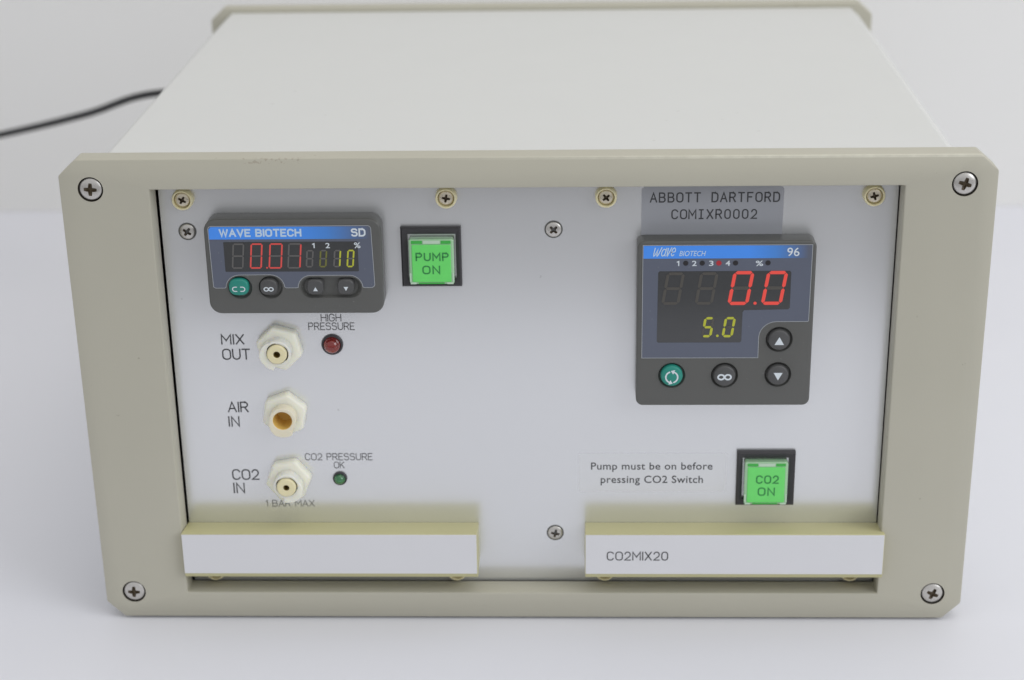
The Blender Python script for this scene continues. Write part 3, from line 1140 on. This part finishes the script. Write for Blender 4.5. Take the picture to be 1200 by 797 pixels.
simple(QB, 'lettering', q_text, [M['pale_print'], M['white_print']])
M['dot_off'] = mat('indicator_unlit', (0.022, 0.020, 0.024), 0.35)
M['dot_red'] = mat('indicator_red', (0.30, 0.02, 0.03), 0.35, emit=(1, .05, .06), es=.10)
for px, mt in ((86.8, 'dot_off'), (95.7, 'dot_off'), (104.7, 'dot_red'), (113.7, 'dot_off'), (131.2, 'dot_off')):
    simple(QB, 'indicator_dot', lambda m: m.flat(circ(px * k, .2186, .00145, 24), FY - .00032), M[mt], 'red indicator dot' if mt == 'dot_red' else None)
wu = [(.0724, .1722), (.1174, .1722), (.1182, .1730), (.1184, .1900), (.1192, .1912), (.1432, .1917), (.1440, .1926), (.1440, .2132), (.1432, .2140), (.0728, .2140), (.0720, .2132), (.0718, .1730)]
simple(QB, 'display_window', lambda m: m.flat(wu, FY - .00030), M['window'])
dq = FY - .00040
for bx, ch in (((73.8, 86.6, 194.6, 213.4), ' '), ((92.0, 104.8, 194.6, 213.4), ' '), ((109.8, 124.3, 194.3, 214.0), '0'), ((128.0, 142.5, 194.3, 214.0), '0')):
    simple(QB, 'digit', lambda m: seven(m, mm(*bx), ch, .0019 if ch == '0' else .0016, dq, 0, 1, .155, .10), [M['red_on'], M['seg_off_soft']])
simple(QB, 'decimal_point', lambda m: m.flat(circ(.1250, .1953, .0009, 16), dq), M['red_on'])
for bx, ch in (((96.0, 103.4, 175.3, 187.3), '5'), ((107.2, 115.0, 175.3, 187.3), '0')):
    simple(QB, 'digit', lambda m: seven(m, mm(*bx), ch, .0014, dq, 0, 1, .14, .14), [M['lime_on'], M['seg_off_soft']])
simple(QB, 'decimal_point', lambda m: m.flat(circ(.1050, .1762, .00075, 14), dq), M['lime_on'])
button(QB, circ(.0803, .1527, .0061, 40), FY - .0022, M['teal'], cycle(.0033, .00085, -.0005), 'teal key with two turning arrows')
button(QB, circ(.1095, .1526, .0061, 40), FY - .0022, M['button'], infinity(.0034, .00095, -.0004), 'grey key with an infinity symbol')
button(QB, circ(.1389, .1740, .0059, 40), FY - .0022, M['button'], tri(True, .0026, 0, -.0004), 'grey key with an up arrow')
button(QB, circ(.1390, .1530, .0059, 40), FY - .0022, M['button'], tri(False, .0025, 0, -.0004), 'grey key with a down arrow')

# ------------------------------------------------------------------ stickers
m_ = MB()
m_.prism([(.0630, .2300), (.1395, .2300), (.1398, .2566), (.1386, .2578), (.1360, .2585), (.0642, .2583), (.0640, .2572), (.0630, .2570)], PY - .00018, PY + .0001)
st = m_.build('asset_sticker', M['sticker'], INS, (.10, PY, .245), label='grey sticker printed ABBOTT DARTFORD COMIXR0002')
m_ = MB()
stroke_text(m_, 'ABBOTT DARTFORD', mm(67.4, 137.7, 249.2, 255.0), .00078, PY - .00026, 0, mono=1.04)
stroke_text(m_, 'COMIXR0002', mm(79.2, 125.7, 239.7, 245.4), .00074, PY - .00026, 0, mono=1.04)
m_.build('lettering', M['dark_print'], st, (.10, PY, .248))
m_ = MB()
m_.prism(rrect(.0288, .1134, .0745, .0988, .0008, 3), PY - .00016, PY + .0001)
st = m_.build('notice_sticker', M['notice'], INS, (.071, PY, .087), label='clear white sticker with a printed warning about the pump')
m_ = MB()
font_text(m_, 'Pump must be on before', mm(35.7, 105.5, 86.9, 93.0), PY - .00024, 0, bold=.006, space=1.05)
font_text(m_, 'pressing CO2 Switch', mm(41.3, 100.2, 78.3, 84.5), PY - .00024, 0, bold=.006, space=1.05)
m_.build('lettering', M['dark_print'], st, (.071, PY, .087))


# ------------------------------------------------------------------ label strips along the bottom
def holder(x0, x1, text, label):
    prof = [(PY, .0541), (-.0032, .0570), (-.0040, .0566), (-.0040, .0304), (-.0030, .0284), (.0030, .0279), (.0036, .0295), (PY, .0300)]
    m2 = MB()
    n = len(prof)
    m2.v += [(x0, y, z) for y, z in prof] + [(x1, y, z) for y, z in prof]
    for q in range(n):
        j = (q + 1) % n
        m2.f.append([q, j, n + j, n + q])
        m2.m.append(0)
    m2.f += [list(range(n)), [n + q for q in range(n)][::-1]]
    m2.m += [0, 0]
    h_ = m2.build('label_holder', M['holder'], INS, (x0, PY, .043), bevel=.0004, seg=2, label=label)
    m2 = MB()
    m2.prism([(x0 + .0003, .0314), (x1 - .0004, .0314), (x1 - .0004, .0566), (x0 + .0003, .0566)], -.0046, -.0041)
    m2.build('label_strip', M['paper'], h_, (x0, -.0044, .043), bevel=.0001, seg=1)
    if text:
        m2 = MB()
        stroke_text(m2, text, mm(44.6, 79.8, 40.3, 46.1), .00062, -.00472, 0, .27)
        m2.build('lettering', M['dark_print'], h_, (.06, -.0047, .043))


holder(-.2012, -.0299, None, 'blank white label strip in a yellowed plastic holder')
holder(.0321, .2030, 'CO2MIX20', 'white label strip printed CO2MIX20 in a yellowed plastic holder')

# ------------------------------------------------------------------ cable
cu = bpy.data.curves.new('power_cable', 'CURVE')
cu.dimensions = '3D'
cu.bevel_depth = .0031
cu.bevel_resolution = 4
pts = [(-.08, .417, .165), (-.13, .47, .178), (-.22, .515, .184), (-.318, .53, .1840), (-.394, .57, .1555), (-.484, .61, .1270), (-.66, .66, .083), (-.95, .68, .02)]
s = cu.splines.new('BEZIER')
s.bezier_points.add(len(pts) - 1)
for bp, p in zip(s.bezier_points, pts):
    bp.co = p
    bp.handle_left_type = bp.handle_right_type = 'AUTO'
tmp = bpy.data.objects.new('tmp', cu)
COL.objects.link(tmp)
dg = bpy.context.evaluated_depsgraph_get()
dg.update()
me = bpy.data.meshes.new_from_object(tmp.evaluated_get(dg))
bpy.data.objects.remove(tmp, do_unlink=True)
me.name = 'power_cable'
me.materials.clear()
me.materials.append(M['cable'])
me.polygons.foreach_set('use_smooth', [True] * len(me.polygons))
o = bpy.data.objects.new('power_cable', me)
COL.objects.link(o)
o['label'] = 'thin black cable curving out from behind the white case'
o['category'] = 'cable'
